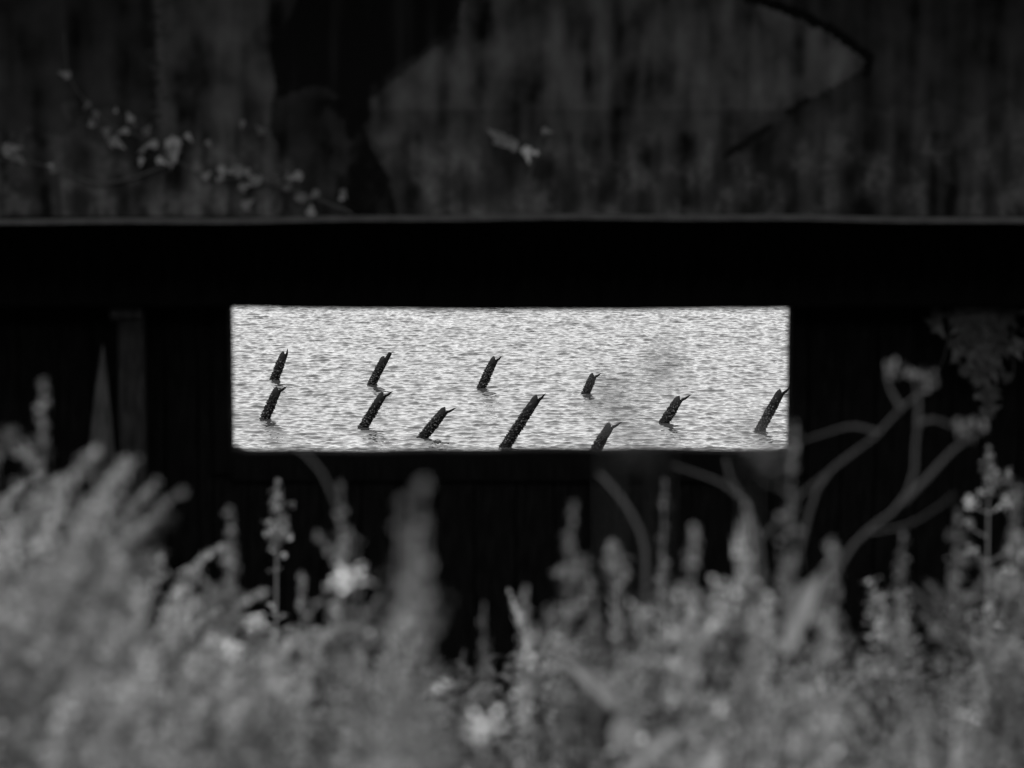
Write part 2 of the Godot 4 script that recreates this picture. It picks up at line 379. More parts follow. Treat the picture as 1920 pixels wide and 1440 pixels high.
const IVY := [
	[Vector3(2.566, 10.017, -16.050), 0.056],
	[Vector3(2.699, 10.044, -16.050), 0.045],
	[Vector3(2.716, 9.795, -16.050), 0.048],
	[Vector3(2.646, 10.037, -16.050), 0.041],
	[Vector3(2.643, 9.723, -16.050), 0.035],
	[Vector3(2.554, 9.992, -16.050), 0.033],
	[Vector3(2.415, 9.957, -16.050), 0.053],
	[Vector3(2.666, 9.891, -16.050), 0.052],
	[Vector3(2.756, 9.763, -16.050), 0.052],
	[Vector3(2.734, 9.880, -16.050), 0.033],
	[Vector3(2.667, 9.942, -16.050), 0.054],
	[Vector3(2.753, 9.987, -16.050), 0.057],
	[Vector3(2.705, 9.888, -16.050), 0.045],
	[Vector3(2.647, 10.041, -16.050), 0.043],
	[Vector3(2.725, 9.777, -16.050), 0.034],
	[Vector3(2.647, 9.801, -16.050), 0.057],
	[Vector3(2.678, 10.023, -16.050), 0.046],
	[Vector3(2.688, 10.042, -16.050), 0.033],
	[Vector3(2.416, 9.989, -16.050), 0.042],
	[Vector3(2.685, 9.732, -16.050), 0.033],
	[Vector3(2.616, 9.812, -16.050), 0.059],
	[Vector3(2.640, 10.034, -16.050), 0.047],
	[Vector3(2.624, 9.961, -16.050), 0.060],
	[Vector3(2.642, 9.564, -16.050), 0.034],
	[Vector3(2.597, 9.981, -16.050), 0.048],
	[Vector3(2.403, 10.042, -16.050), 0.041],
	[Vector3(2.609, 9.737, -16.050), 0.033],
	[Vector3(2.539, 9.965, -16.050), 0.056],
	[Vector3(2.567, 9.934, -16.050), 0.060],
	[Vector3(2.614, 9.830, -16.050), 0.031],
	[Vector3(2.708, 9.859, -16.050), 0.036],
	[Vector3(2.578, 9.912, -16.050), 0.040],
	[Vector3(2.811, 10.026, -16.050), 0.054],
	[Vector3(2.759, 10.041, -16.050), 0.053],
	[Vector3(2.728, 9.711, -16.050), 0.037],
	[Vector3(2.552, 9.821, -16.050), 0.043],
	[Vector3(2.712, 9.880, -16.050), 0.041],
	[Vector3(2.971, 9.902, -16.050), 0.041],
	[Vector3(2.646, 9.651, -16.050), 0.038],
	[Vector3(2.613, 10.035, -16.050), 0.059],
	[Vector3(2.811, 9.673, -16.050), 0.048],
	[Vector3(2.919, 10.044, -16.050), 0.032],
	[Vector3(2.708, 9.753, -16.050), 0.059],
	[Vector3(2.786, 9.938, -16.050), 0.034],
	[Vector3(2.616, 10.026, -16.050), 0.047],
	[Vector3(2.656, 9.726, -16.050), 0.032],
	[Vector3(2.506, 9.865, -16.050), 0.041],
	[Vector3(2.736, 9.608, -16.050), 0.035],
	[Vector3(2.639, 9.640, -16.050), 0.045],
	[Vector3(2.481, 10.034, -16.050), 0.031],
	[Vector3(2.608, 9.809, -16.050), 0.033],
	[Vector3(2.668, 9.661, -16.050), 0.037],
	[Vector3(2.748, 9.872, -16.050), 0.047],
	[Vector3(2.683, 9.881, -16.050), 0.035],
	[Vector3(2.399, 9.968, -16.050), 0.058],
	[Vector3(2.705, 10.039, -16.050), 0.060],
	[Vector3(2.787, 9.867, -16.050), 0.046],
	[Vector3(2.587, 9.699, -16.050), 0.032],
	[Vector3(2.586, 9.962, -16.050), 0.052],
	[Vector3(2.566, 9.812, -16.050), 0.033],
	[Vector3(2.638, 9.854, -16.050), 0.049],
	[Vector3(2.554, 10.037, -16.050), 0.048],
	[Vector3(2.509, 10.005, -16.050), 0.055],
	[Vector3(2.846, 9.839, -16.050), 0.049],
	[Vector3(2.701, 9.756, -16.050), 0.048],
	[Vector3(2.658, 9.735, -16.050), 0.042],
	[Vector3(2.746, 9.790, -16.050), 0.035],
	[Vector3(2.705, 10.029, -16.050), 0.041],
	[Vector3(2.534, 10.042, -16.050), 0.053],
	[Vector3(2.703, 9.911, -16.050), 0.053],
	[Vector3(2.960, 9.957, -16.050), 0.059],
	[Vector3(2.700, 9.477, -16.050), 0.055],
	[Vector3(2.758, 9.976, -16.050), 0.053],
	[Vector3(2.740, 9.987, -16.050), 0.037],
	[Vector3(2.728, 9.560, -16.050), 0.059],
	[Vector3(2.714, 9.896, -16.050), 0.052],
	[Vector3(2.539, 9.959, -16.050), 0.049],
	[Vector3(2.703, 9.960, -16.050), 0.038],
	[Vector3(2.601, 9.901, -16.050), 0.058],
	[Vector3(2.665, 10.041, -16.050), 0.033],
	[Vector3(2.688, 9.950, -16.050), 0.056],
	[Vector3(2.641, 9.792, -16.050), 0.037],
	[Vector3(2.761, 9.950, -16.050), 0.054],
	[Vector3(2.717, 9.515, -16.050), 0.054],
	[Vector3(2.894, 9.853, -16.050), 0.058],
	[Vector3(2.525, 9.772, -16.050), 0.033],
	[Vector3(2.643, 9.791, -16.050), 0.045],
	[Vector3(2.755, 9.927, -16.050), 0.055],
	[Vector3(2.612, 9.962, -16.050), 0.044],
	[Vector3(2.725, 9.769, -16.050), 0.047],
	[Vector3(2.607, 9.913, -16.050), 0.040],
	[Vector3(2.702, 9.989, -16.050), 0.046],
	[Vector3(2.747, 9.763, -16.050), 0.034],
	[Vector3(2.845, 9.875, -16.050), 0.040],
	[Vector3(2.529, 9.839, -16.050), 0.057],
	[Vector3(2.731, 9.700, -16.050), 0.036],
	[Vector3(2.573, 10.042, -16.050), 0.047],
	[Vector3(2.650, 9.856, -16.050), 0.056],
	[Vector3(2.579, 9.884, -16.050), 0.033],
	[Vector3(2.872, 9.872, -16.050), 0.039],
	[Vector3(2.630, 10.043, -16.050), 0.058],
	[Vector3(2.664, 10.036, -16.050), 0.034],
	[Vector3(2.709, 9.611, -16.050), 0.060],
	[Vector3(2.724, 9.744, -16.050), 0.042],
	[Vector3(2.778, 10.013, -16.050), 0.051],
	[Vector3(2.588, 9.940, -16.050), 0.038],
	[Vector3(2.626, 9.994, -16.050), 0.048],
	[Vector3(2.783, 9.690, -16.050), 0.047],
	[Vector3(2.848, 10.043, -16.050), 0.044],
	[Vector3(2.693, 9.572, -16.050), 0.050],
	[Vector3(2.836, 9.985, -16.050), 0.034],
	[Vector3(2.571, 9.914, -16.050), 0.050],
	[Vector3(2.693, 9.653, -16.050), 0.040],
	[Vector3(2.780, 9.825, -16.050), 0.046],
	[Vector3(2.699, 9.981, -16.050), 0.053],
	[Vector3(2.668, 9.730, -16.050), 0.033],
	[Vector3(2.730, 9.813, -16.050), 0.057],
	[Vector3(2.734, 9.976, -16.050), 0.036],
	[Vector3(2.633, 9.667, -16.050), 0.060],
	[Vector3(2.569, 9.715, -16.050), 0.051],
]

var rng := RandomNumberGenerator.new()
var used := {}
var mats := {}


# ---------- mesh collector ----------
class Shape:
	var v := PackedVector3Array()
	var n := PackedVector3Array()
	var c := PackedColorArray()
	var uv := PackedVector2Array()

	func tri(a: Vector3, b: Vector3, d: Vector3, k: float) -> void:
		var m := (d - a).cross(b - a).normalized()
		v.append_array([a, b, d])
		n.append_array([m, m, m])
		var q := Color(k, k, k)
		c.append_array([q, q, q])
		uv.append_array([Vector2.ZERO, Vector2(1, 0), Vector2(0, 1)])

	func quad(a: Vector3, b: Vector3, d: Vector3, e: Vector3, k: float) -> void:
		tri(a, b, d, k)
		tri(a, d, e, k)

	# a folded leaf: two triangles either side of the midrib, twice
	func leaf(p: Vector3, dir: Vector3, side: Vector3, length: float, width: float, k: float, droop := 0.15) -> void:
		var nrm := dir.cross(side).normalized()
		var mid := p + dir * length * 0.5 + nrm * length * 0.06
		var tip := p + dir * length - Vector3.UP * length * droop
		var l := mid + side * width * 0.5 - nrm * width * 0.18
		var r := mid - side * width * 0.5 - nrm * width * 0.18
		tri(p, l, mid, k)
		tri(l, tip, mid, k)
		tri(p, mid, r, k * 0.96)
		tri(mid, tip, r, k * 0.96)

	func scrap(p: Vector3, dir: Vector3, side: Vector3, length: float, width: float, k: float) -> void:
		var m := p + dir * length * 0.5
		tri(p, m + side * width * 0.5, p + dir * length, k)
		tri(p, p + dir * length, m - side * width * 0.5, k)

	# a tapering tube along points
	func tube(pts: Array, r0: float, r1: float, k: float, sides := 7) -> void:
		var rings := []
		for i in pts.size():
			var p: Vector3 = pts[i]
			var a: Vector3 = pts[maxi(i - 1, 0)]
			var b: Vector3 = pts[mini(i + 1, pts.size() - 1)]
			var t := (b - a).normalized()
			var s := t.cross(Vector3(0.31, 0.2, 0.93)).normalized()
			var u := t.cross(s)
			var r := lerpf(r0, r1, float(i) / (pts.size() - 1))
			var ring := []
			for j in sides:
				var ang := TAU * j / sides
				var o := s * cos(ang) + u * sin(ang)
				ring.append([p + o * r, o])
			rings.append(ring)
		var q := Color(k, k, k)
		for i in pts.size() - 1:
			for j in sides:
				var j2 := (j + 1) % sides
				for e in [[i, j], [i + 1, j2], [i, j2], [i, j], [i + 1, j], [i + 1, j2]]:
					var w: Array = rings[e[0]][e[1]]
					v.append(w[0])
					n.append(w[1])
					c.append(q)
					uv.append(Vector2(float(e[1]) / sides, e[0] * 0.2))
		var endp: Vector3 = pts[pts.size() - 1]
		var last: Array = rings[pts.size() - 1]
		for j in sides:
			tri(last[j][0], last[(j + 1) % sides][0], endp, k)

	# a box with chamfered long edges is built from an 8-corner profile swept from a to b along one axis
	func bar(lo: Vector3, hi: Vector3, ch: float, k: float, axis := 0) -> void:
		var e := [Vector3.RIGHT, Vector3.UP, Vector3.BACK]
		var ax: Vector3 = e[axis]
		var u: Vector3 = e[(axis + 1) % 3]
		var w: Vector3 = e[(axis + 2) % 3]
		var l0: float = lo[axis]
		var l1: float = hi[axis]
		var u0: float = lo[(axis + 1) % 3]
		var u1: float = hi[(axis + 1) % 3]
		var w0: float = lo[(axis + 2) % 3]
		var w1: float = hi[(axis + 2) % 3]
		var prof := [[u0 + ch, w0], [u1 - ch, w0], [u1, w0 + ch], [u1, w1 - ch], [u1 - ch, w1], [u0 + ch, w1], [u0, w1 - ch], [u0, w0 + ch]]
		var a := []
		var b := []
		for q in prof:
			a.append(ax * l0 + u * q[0] + w * q[1])
			b.append(ax * l1 + u * q[0] + w * q[1])
		for i in 8:
			var i2 := (i + 1) % 8
			quad(a[i], b[i], b[i2], a[i2], k)
		for i in range(1, 7):
			tri(a[0], a[i], a[i + 1], k)
			tri(b[0], b[i + 1], b[i], k)

	func mesh() -> ArrayMesh:
		var arr := []
		arr.resize(Mesh.ARRAY_MAX)
		arr[Mesh.ARRAY_VERTEX] = v
		arr[Mesh.ARRAY_NORMAL] = n
		arr[Mesh.ARRAY_COLOR] = c
		arr[Mesh.ARRAY_TEX_UV] = uv
		var m := ArrayMesh.new()
		m.add_surface_from_arrays(Mesh.PRIMITIVE_TRIANGLES, arr)
		return m


# ---------- naming ----------
func numbered(called: String) -> String:
	var k: int = used.get(called, 0)
	used[called] = k + 1
	return called if k == 0 else "%s_%03d" % [called, k]


func tag(o: Node, label: String, category: String, group := "") -> void:
	o.set_meta("label", label)
	o.set_meta("category", category)
	if group != "":
		o.set_meta("group", group)


func thing(called: String, label: String, category: String, where := Vector3.ZERO, group := "") -> Node3D:
	var o := Node3D.new()
	o.name = numbered(called)
	add_child(o)
	o.position = where
	tag(o, label, category, group)
	return o


func part(called: String, m: Mesh, mat: Material, parent: Node) -> MeshInstance3D:
	var o := MeshInstance3D.new()
	o.name = called
	o.mesh = m
	o.material_override = mat
	parent.add_child(o, true)
	return o


func setting(called: String, m: Mesh, mat: Material) -> MeshInstance3D:
	var o := part(called, m, mat, self)
	o.set_meta("kind", "structure")
	return o


# ---------- materials ----------
func grey(k: float) -> Color:
	return Color(k, k, k).linear_to_srgb()


func noise_tex(freq: float, lo: float, hi: float, seed_: int, w := 256, h := 256) -> NoiseTexture2D:
	var f := FastNoiseLite.new()
	f.seed = seed_
	f.frequency = freq
	f.fractal_octaves = 4
	var t := NoiseTexture2D.new()
	t.width = w
	t.height = h
	t.seamless = true
	t.noise = f
	var g := Gradient.new()
	g.set_color(0, grey(lo))
	g.set_color(1, grey(hi))
	t.color_ramp = g
	return t


func make_materials() -> void:
	var m := StandardMaterial3D.new()      # leaves and stems: colour comes with each leaf
	m.vertex_color_use_as_albedo = true
	m.roughness = 0.75
	m.metallic_specular = 0.3
	m.backlight_enabled = true
	m.backlight = Color(0.5, 0.5, 0.5)
	mats.leaf = m
	m = StandardMaterial3D.new()
	m.vertex_color_use_as_albedo = true
	m.roughness = 0.85
	m.metallic_specular = 0.16
	mats.stem = m
	m = StandardMaterial3D.new()           # petals
	m.vertex_color_use_as_albedo = true
	m.roughness = 0.6
	m.backlight_enabled = true
	m.backlight = Color(0.6, 0.6, 0.6)
	mats.petal = m
	m = StandardMaterial3D.new()           # tarred timber
	m.albedo_texture = noise_tex(0.03, 0.002, 0.007, 3)
	m.uv1_triplanar = true
	m.uv1_world_triplanar = true
	m.uv1_scale = Vector3(4.0, 0.5, 4.0)
	m.roughness = 0.9
	m.metallic_specular = 0.05
	mats.tar = m
	m = StandardMaterial3D.new()           # weathered bare timber
	m.albedo_texture = noise_tex(0.03, 0.015, 0.07, 8)
	m.uv1_triplanar = true
	m.uv1_world_triplanar = true
	m.uv1_scale = Vector3(5.0, 0.6, 5.0)
	m.roughness = 0.9
	m.metallic_specular = 0.2
	mats.timber = m
	m = m.duplicate()                      # the drip rail, bleached
	m.albedo_texture = noise_tex(0.03, 0.035, 0.095, 18)
	mats.rail = m
	m = m.duplicate()                      # the darkened post
	m.albedo_texture = noise_tex(0.03, 0.006, 0.035, 28)
	mats.post = m
	m = StandardMaterial3D.new()           # roof felt, soffit
	m.albedo_texture = noise_tex(0.05, 0.02, 0.05, 5)
	m.uv1_triplanar = true
	m.uv1_world_triplanar = true
	m.roughness = 0.95
	mats.felt = m
	m = StandardMaterial3D.new()           # soil and litter of the bluff
	m.albedo_texture = noise_tex(0.02, 0.02, 0.07, 6)
	m.uv1_triplanar = true
	m.uv1_world_triplanar = true
	m.uv1_scale = Vector3(0.7, 0.7, 0.7)
	m.roughness = 1.0
	mats.soil = m
	m = StandardMaterial3D.new()           # sea water
	m.albedo_color = grey(0.02)
	m.roughness = 0.07
	m.metallic_specular = 0.36
	mats.water = m
	m = StandardMaterial3D.new()           # barnacled piles
	m.vertex_color_use_as_albedo = true
	m.roughness = 0.7
	m.metallic_specular = 0.16
	mats.pile = m


# the faded painting and the stains on the upper wall: u runs across the wall, v down it
func wall_texture() -> ImageTexture:
	var w := 1024
	var h := 320
	var im := Image.create(w, h, false, Image.FORMAT_RGB8)
	var streak := FastNoiseLite.new()
	streak.seed = 21
	streak.frequency = 0.02
	streak.fractal_octaves = 3
	var patch := FastNoiseLite.new()
	patch.seed = 4
	patch.frequency = 0.012
	patch.fractal_octaves = 4
	var fine := FastNoiseLite.new()
	fine.seed = 9
	fine.frequency = 0.06
	fine.fractal_octaves = 3
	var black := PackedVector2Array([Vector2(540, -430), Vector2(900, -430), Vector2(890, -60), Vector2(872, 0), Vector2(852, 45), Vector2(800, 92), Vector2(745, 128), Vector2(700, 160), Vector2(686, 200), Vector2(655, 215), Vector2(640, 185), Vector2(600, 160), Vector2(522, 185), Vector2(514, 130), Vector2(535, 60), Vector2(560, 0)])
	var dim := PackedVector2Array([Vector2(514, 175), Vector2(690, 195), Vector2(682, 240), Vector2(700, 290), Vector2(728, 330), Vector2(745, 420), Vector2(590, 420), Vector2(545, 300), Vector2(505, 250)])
	var arrow := PackedVector2Array([Vector2(870, -430), Vector2(1250, -60), Vector2(1395, 0), Vector2(1480, 28), Vector2(1560, 68), Vector2(1622, 115), Vector2(1600, 140), Vector2(1500, 200), Vector2(1440, 240), Vector2(1365, 290), Vector2(1340, 420), Vector2(720, 420), Vector2(690, 240), Vector2(690, 190), Vector2(860, 60)])
	var edge := [[Vector2(1250, -62), Vector2(1395, -2)], [Vector2(1395, -2), Vector2(1480, 24)], [Vector2(1480, 24), Vector2(1560, 64)], [Vector2(1560, 64), Vector2(1626, 112)], [Vector2(1626, 112), Vector2(1618, 140)]]
	var under := [[Vector2(1508, 190), Vector2(1478, 212)], [Vector2(1440, 238), Vector2(1360, 292)]]
	for y in h:
		for x in w:
			var q := Vector2(-462.0 + 2844.0 * x / w, -430.0 + 838.0 * y / h)
			var wob := fine.get_noise_2d(q.x, q.y)
			var j := q + Vector2(wob * 6.0, fine.get_noise_2d(q.x + 900.0, q.y) * 6.0)
			var s := streak.get_noise_2d(q.x * 0.8, q.y * 0.10)
			var p := patch.get_noise_2d(q.x, q.y * 0.8)
			var a := 0.017
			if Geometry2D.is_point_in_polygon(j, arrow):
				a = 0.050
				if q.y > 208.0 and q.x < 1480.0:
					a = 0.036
			elif q.x > 296.0 + wob * 30.0 and q.x < 520.0 + wob * 20.0:
				a = 0.043
			elif q.x < 300.0:
				a = 0.016 if q.y < 240.0 + p * 160.0 else 0.030
			elif q.y > 205.0 + p * 40.0:
				a = 0.026
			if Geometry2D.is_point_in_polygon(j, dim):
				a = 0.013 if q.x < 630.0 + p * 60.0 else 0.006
			a *= 0.85 * (1.0 + 1.0 * s + 0.85 * p)
			if q.y > 250.0:
				a *= 1.0 + maxf(0.0, streak.get_noise_2d(q.x * 1.5 + 70.0, q.y * 0.12)) * -0.9
				a += maxf(0.0, p + wob * 0.6) * 0.04 * (0.3 if Geometry2D.is_point_in_polygon(j, dim) else 1.0) * smoothstep(230.0, 340.0, q.y + p * 60.0)
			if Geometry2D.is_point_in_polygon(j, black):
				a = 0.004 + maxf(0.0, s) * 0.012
			for e in edge:
				if Geometry2D.get_closest_point_to_segment(j, e[0], e[1]).distance_to(j) < 9.0:
					a = 0.003
			for e in under:
				if Geometry2D.get_closest_point_to_segment(j, e[0], e[1]).distance_to(j) < 7.0:
					a = 0.005
			im.set_pixel(x, y, grey(clampf(a, 0.003, 0.11)))
	return ImageTexture.create_from_image(im)


# ---------- setting ----------
func ground_at(x: float, z: float) -> float:
	var y := 9.9 + 2.15 * z / 15.0
	if z < -15.0:
		y = 7.75
	if z < -17.6:
		y = 7.75 - (-17.6 - z) * 0.62
	if z > 2.0:
		y = 10.19 + (z - 2.0) * 0.9
	if z > 15.0:
		y = 21.9 + (z - 15.0) * 0.15
	return maxf(y, -3.0)


func build_ground() -> void:
	var f := FastNoiseLite.new()
	f.seed = 2
	f.frequency = 0.35
	var zs := []
	var z := 60.0
	while z > -45.0:
		zs.append(z)
		z -= 3.0 if z > 16.0 else 0.5
	var st := SurfaceTool.new()
	st.begin(Mesh.PRIMITIVE_TRIANGLES)
	st.set_smooth_group(0)
	var xs := []
	var x := -150.0
	while x <= 150.0:
		xs.append(x)
		x += 10.0 if absf(x + 0.01) > 10.0 and not (x >= -10.5 and x < 10.0) else 0.5
	for i in zs.size():
		for j in xs.size():
			st.set_uv(Vector2(xs[j], zs[i]))
			st.add_vertex(Vector3(xs[j], ground_at(xs[j], zs[i]) + f.get_noise_2d(xs[j], zs[i]) * 0.06 - 0.02, zs[i]))
	for i in zs.size() - 1:
		for j in xs.size() - 1:
			var a := i * xs.size() + j
			var b := a + xs.size()
			for k in [a, b, a + 1, a + 1, b, b + 1]:
				st.add_index(k)
	st.generate_normals()
	setting("ground", st.commit(), mats.soil)


func build_water() -> void:
	var r := RandomNumberGenerator.new()
	r.seed = 77
	var waves := []
	for i in 60:
		var lam := 0.16 * pow(1.0 / 0.16, pow((i + r.randf()) / 60.0, 1.2))
		var ang := r.randfn(0.10, 0.50)
		var k := TAU / lam
		var slope := 0.041 * (0.6 + 0.8 * r.randf()) * (1.0 if lam < 0.55 else 0.8)
		waves.append([k * sin(ang), k * cos(ang), slope / k, r.randf() * TAU])
	var x0 := -16.5
	var z0 := -76.0
	var dx := 0.05
	var dz := -0.06
	var nx := 660
	var nz := 980
	var vs := PackedVector3Array()
	var ns := PackedVector3Array()
	vs.resize(nx * nz)
	ns.resize(nx * nz)
	var hh := PackedFloat32Array()
	var px := PackedFloat32Array()
	var pz := PackedFloat32Array()
	hh.resize(nx * nz)
	px.resize(nx * nz)
	pz.resize(nx * nz)
	for wv in waves:
		var kx: float = wv[0]
		var kz: float = wv[1]
		var am: float = wv[2]
		var ph: float = wv[3]
		var kk := sqrt(kx * kx + kz * kz)
		var ux := kx / kk * 0.95
		var uz := kz / kk * 0.95
		var sx := PackedFloat32Array()
		var cx := PackedFloat32Array()
		for j in nx:
			var t := kx * (x0 + dx * j) + ph
			sx.append(sin(t))
			cx.append(cos(t))
		for i in nz:
			var t2 := kz * (z0 + dz * i)
			var s2 := sin(t2) * am
			var c2 := cos(t2) * am
			var o := i * nx
			for j in nx:
				var cs := cx[j] * c2 - sx[j] * s2
				hh[o + j] += sx[j] * c2 + cx[j] * s2
				px[o + j] += cs * ux
				pz[o + j] += cs * uz
	for i in nz:
		for j in nx:
			var o := i * nx + j
			vs[o] = Vector3(x0 + dx * j + px[o], hh[o], z0 + dz * i + pz[o])
	for i in nz:
		for j in nx:
			var e := vs[i * nx + mini(j + 1, nx - 1)] - vs[i * nx + maxi(j - 1, 0)]
			var g := vs[mini(i + 1, nz - 1) * nx + j] - vs[maxi(i - 1, 0) * nx + j]
			ns[i * nx + j] = e.cross(g).normalized()
	var ix := PackedInt32Array()
	ix.resize((nx - 1) * (nz - 1) * 6)
	var q := 0
	for i in nz - 1:
		for j in nx - 1:
			var a := i * nx + j
			var b := a + nx
			ix[q] = a
			ix[q + 1] = b
			ix[q + 2] = a + 1
			ix[q + 3] = a + 1
			ix[q + 4] = b
			ix[q + 5] = b + 1
			q += 6
	var arr := []
	arr.resize(Mesh.ARRAY_MAX)
	arr[Mesh.ARRAY_VERTEX] = vs
	arr[Mesh.ARRAY_NORMAL] = ns
	arr[Mesh.ARRAY_INDEX] = ix
	var m := ArrayMesh.new()
	m.add_surface_from_arrays(Mesh.PRIMITIVE_TRIANGLES, arr)
	setting("water", m, mats.water)
	var sheet := PlaneMesh.new()
	sheet.size = Vector2(6000, 6000)
	var s := setting("sea", sheet, mats.water)
	s.position = Vector3(0, -0.6, -2950)


func timber(house: Node3D, called: String, lo: Vector3, hi: Vector3, ch: float, mat: Material, axis: int) -> MeshInstance3D:
	var s := Shape.new()
	s.bar(lo, hi, ch, 1.0, axis)
	return part(called, s.mesh(), mat, house)


func build_boathouse() -> void:
	var house := thing("boathouse", "black timber boathouse with a faded painted upper wall and one long low window", "building", Vector3(0, 0, 0))
	# upper wall with its faded painting
	var s := Shape.new()
	s.bar(Vector3(-4.0, 10.66, -15.16), Vector3(4.0, 13.0, -15.012), 0.01, 1.0, 0)
	part("upper_wall", s.mesh(), mats.felt, house)
	var face := SurfaceTool.new()
	face.begin(Mesh.PRIMITIVE_TRIANGLES)
	var nx := 64
	for i in nx + 1:
		var x := -4.0 + 8.0 * i / nx
		for k in 2:
			face.set_uv(Vector2(float(i) / nx, 1.0 - k))
			face.set_normal(Vector3(0, 0, 1))
			face.add_vertex(Vector3(x, 10.645 + 2.36 * k, -15.0))
	for i in nx:
		for k in [2 * i, 2 * i + 1, 2 * i + 2, 2 * i + 2, 2 * i + 1, 2 * i + 3]:
			face.add_index(k)
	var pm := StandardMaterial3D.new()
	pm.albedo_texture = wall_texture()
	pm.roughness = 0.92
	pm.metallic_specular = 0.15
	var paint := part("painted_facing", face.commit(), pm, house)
	paint.set_meta("label", "dark weathered facing with a faded light arrow shape and black curve")
	# drip rail along its foot, a little wavy
	var rail := Shape.new()
	var last := []
	for i in 81:
		var x := -4.0 + 0.1 * i
		var y := 10.646 + 0.010 * sin(x * 1.1 + 0.9) - 0.006 * absf(x) * 0.3 + 0.003 * sin(x * 5.3)
		var ring := [Vector3(x, y - 0.024, -14.972), Vector3(x, y - 0.004, -14.968), Vector3(x, y + 0.002, -14.998), Vector3(x, y - 0.026, -15.1)]
		if i > 0:
			for j in 4:
				rail.quad(last[j], ring[j], ring[(j + 1) % 4], last[(j + 1) % 4], 1.0)
		last = ring
	part("drip_rail", rail.mesh(), mats.rail, house)
	# soffit, floor of the loft, roof with its deep eave
	timber(house, "soffit", Vector3(-4.0, 10.62, -17.2), Vector3(4.0, 10.66, -15.05), 0.004, mats.tar, 0)
	timber(house, "roof", Vector3(-4.4, 13.0, -17.8), Vector3(4.4, 13.12, -12.7), 0.01, mats.felt, 0)
	timber(house, "rear_wall", Vector3(-4.0, 10.66, -17.2), Vector3(4.0, 13.0, -17.05), 0.005, mats.tar, 0)
	for e in [-1.0, 1.0]:
		var x0: float = minf(e * 4.0, e * 4.12)
		timber(house, "end_wall", Vector3(x0, 7.6, -17.2), Vector3(x0 + 0.12, 13.0, -15.0), 0.005, mats.tar, 1)
	# the heavy lintel beam, sagging a little in the middle
	var beam := Shape.new()
	last = []
	for i in 65:
		var x := -3.99 + 7.98 * i / 64.0
		var sag := 0.016 * (1.0 - pow(clampf(absf(x - 0.15) / 1.7, 0.0, 1.0), 2.0))
		var b := 10.083 - sag + 0.0012 * sin(x * 7.0) + 0.001 * sin(x * 17.0)
		var ring := [Vector3(x, b + 0.02, -15.9), Vector3(x, 10.615, -15.9), Vector3(x, 10.615, -16.15), Vector3(x, b + 0.02, -16.15), Vector3(x, b, -16.13), Vector3(x, b, -15.92)]
		if i > 0:
			for j in 6:
				beam.quad(last[j], ring[j], ring[(j + 1) % 6], last[(j + 1) % 6], 1.0)
		last = ring
	part("lintel_beam", beam.mesh(), mats.tar, house)
	# sheathing behind, then tarred planks round the window
	for q in [[-3.98, -1.72, 10.6], [-1.72, 1.695, 9.09], [1.695, 3.98, 10.6]]:
		timber(house, "sheathing", Vector3(q[0], 7.6, -16.34), Vector3(q[1], q[2], -16.28), 0.003, mats.tar, 1)
	# planks
	var r := RandomNumberGenerator.new()
	r.seed = 12
	var widths := []
	var x := -3.98
	while x < 3.97:
		var w := minf(0.17 + r.randf() * 0.07, 3.98 - x)
		if x < -1.72 and x + w > -1.72:
			w = -1.72 - x
		if x < 1.695 and x + w > 1.695:
			w = 1.695 - x
		if w > 0.02:
			var inside := x > -1.73 and x + w < 1.70
			var top := 9.10 if inside else 10.60
			var zz := -16.2 + r.randf_range(-0.012, 0.0)
			timber(house, "plank", Vector3(x + 0.003, 7.6, zz - 0.06), Vector3(x + w - 0.003, top, zz), 0.004, mats.tar, 1)
		x += w
	timber(house, "jamb", Vector3(-1.718, 9.10, -16.42), Vector3(-1.618, 10.6, -16.17), 0.008, mats.tar, 1)
	timber(house, "jamb", Vector3(1.597, 9.10, -16.42), Vector3(1.692, 10.6, -16.17), 0.008, mats.tar, 1)
	# sill: worn wavy top edge
	var sill := Shape.new()
	last = []
	for i in 61:
		var xx := -1.616 + 3.212 * i / 60.0
		var t := 9.222 + 0.006 * sin(xx * 2.1 + 0.6) + 0.003 * sin(xx * 9.0) + 0.022 * pow(clampf((absf(xx) - 1.5) / 0.11, 0.0, 1.0), 2.0)
		var ring := [Vector3(xx, 9.06, -16.17), Vector3(xx, t - 0.01, -16.17), Vector3(xx, t, -16.18), Vector3(xx, t - 0.01, -16.42), Vector3(xx, 9.06, -16.42)]
		if i > 0:
			for j in 5:
				sill.quad(last[j], ring[j], ring[(j + 1) % 5], last[(j + 1) % 5], 1.0)
		last = ring
	part("window_sill", sill.mesh(), mats.tar, house)
	# weathered post standing before the planks, with the bracket at its head
	var post := Shape.new()
	post.bar(Vector3(-2.235, 7.6, -16.13), Vector3(-2.085, 10.04, -16.02), 0.012, 1.0, 1)
	var p := part("post", post.mesh(), mats.post, house)
	p.set_meta("label", "bare weathered post under the beam")
	var br := Shape.new()
	br.bar(Vector3(-2.27, 10.0, -16.12), Vector3(-2.09, 10.1, -15.985), 0.02, 1.0, 0)
	part("bracket", br.mesh(), mats.post, p)
	# round stake leaning before the post
	var stake := thing("pointed_stake", "pointed weathered stake leaning before the bare post under the beam", "stake", Vector3(-2.33, 7.72, -15.62))
	var sk := Shape.new()
	var path := []
	for i in 12:
		var t := i / 11.0
		path.append(Vector3(0.085 * t + 0.01 * sin(t * 5.0), 2.19 * t, 0.02 * t))
	for i in 11:
		var w0 := minf(0.075, 0.072 * pow(maxf(0.0, 1.0 - i / 11.0) * 2.19 / 0.6, 0.75))
		var w1 := minf(0.075, 0.072 * pow(maxf(0.0, 1.0 - (i + 1) / 11.0) * 2.19 / 0.6, 0.75))
		sk.tube([path[i], path[i + 1]], w0, w1 + 0.002, 1.0, 10)
	part("shaft", sk.mesh(), mats.timber, stake)


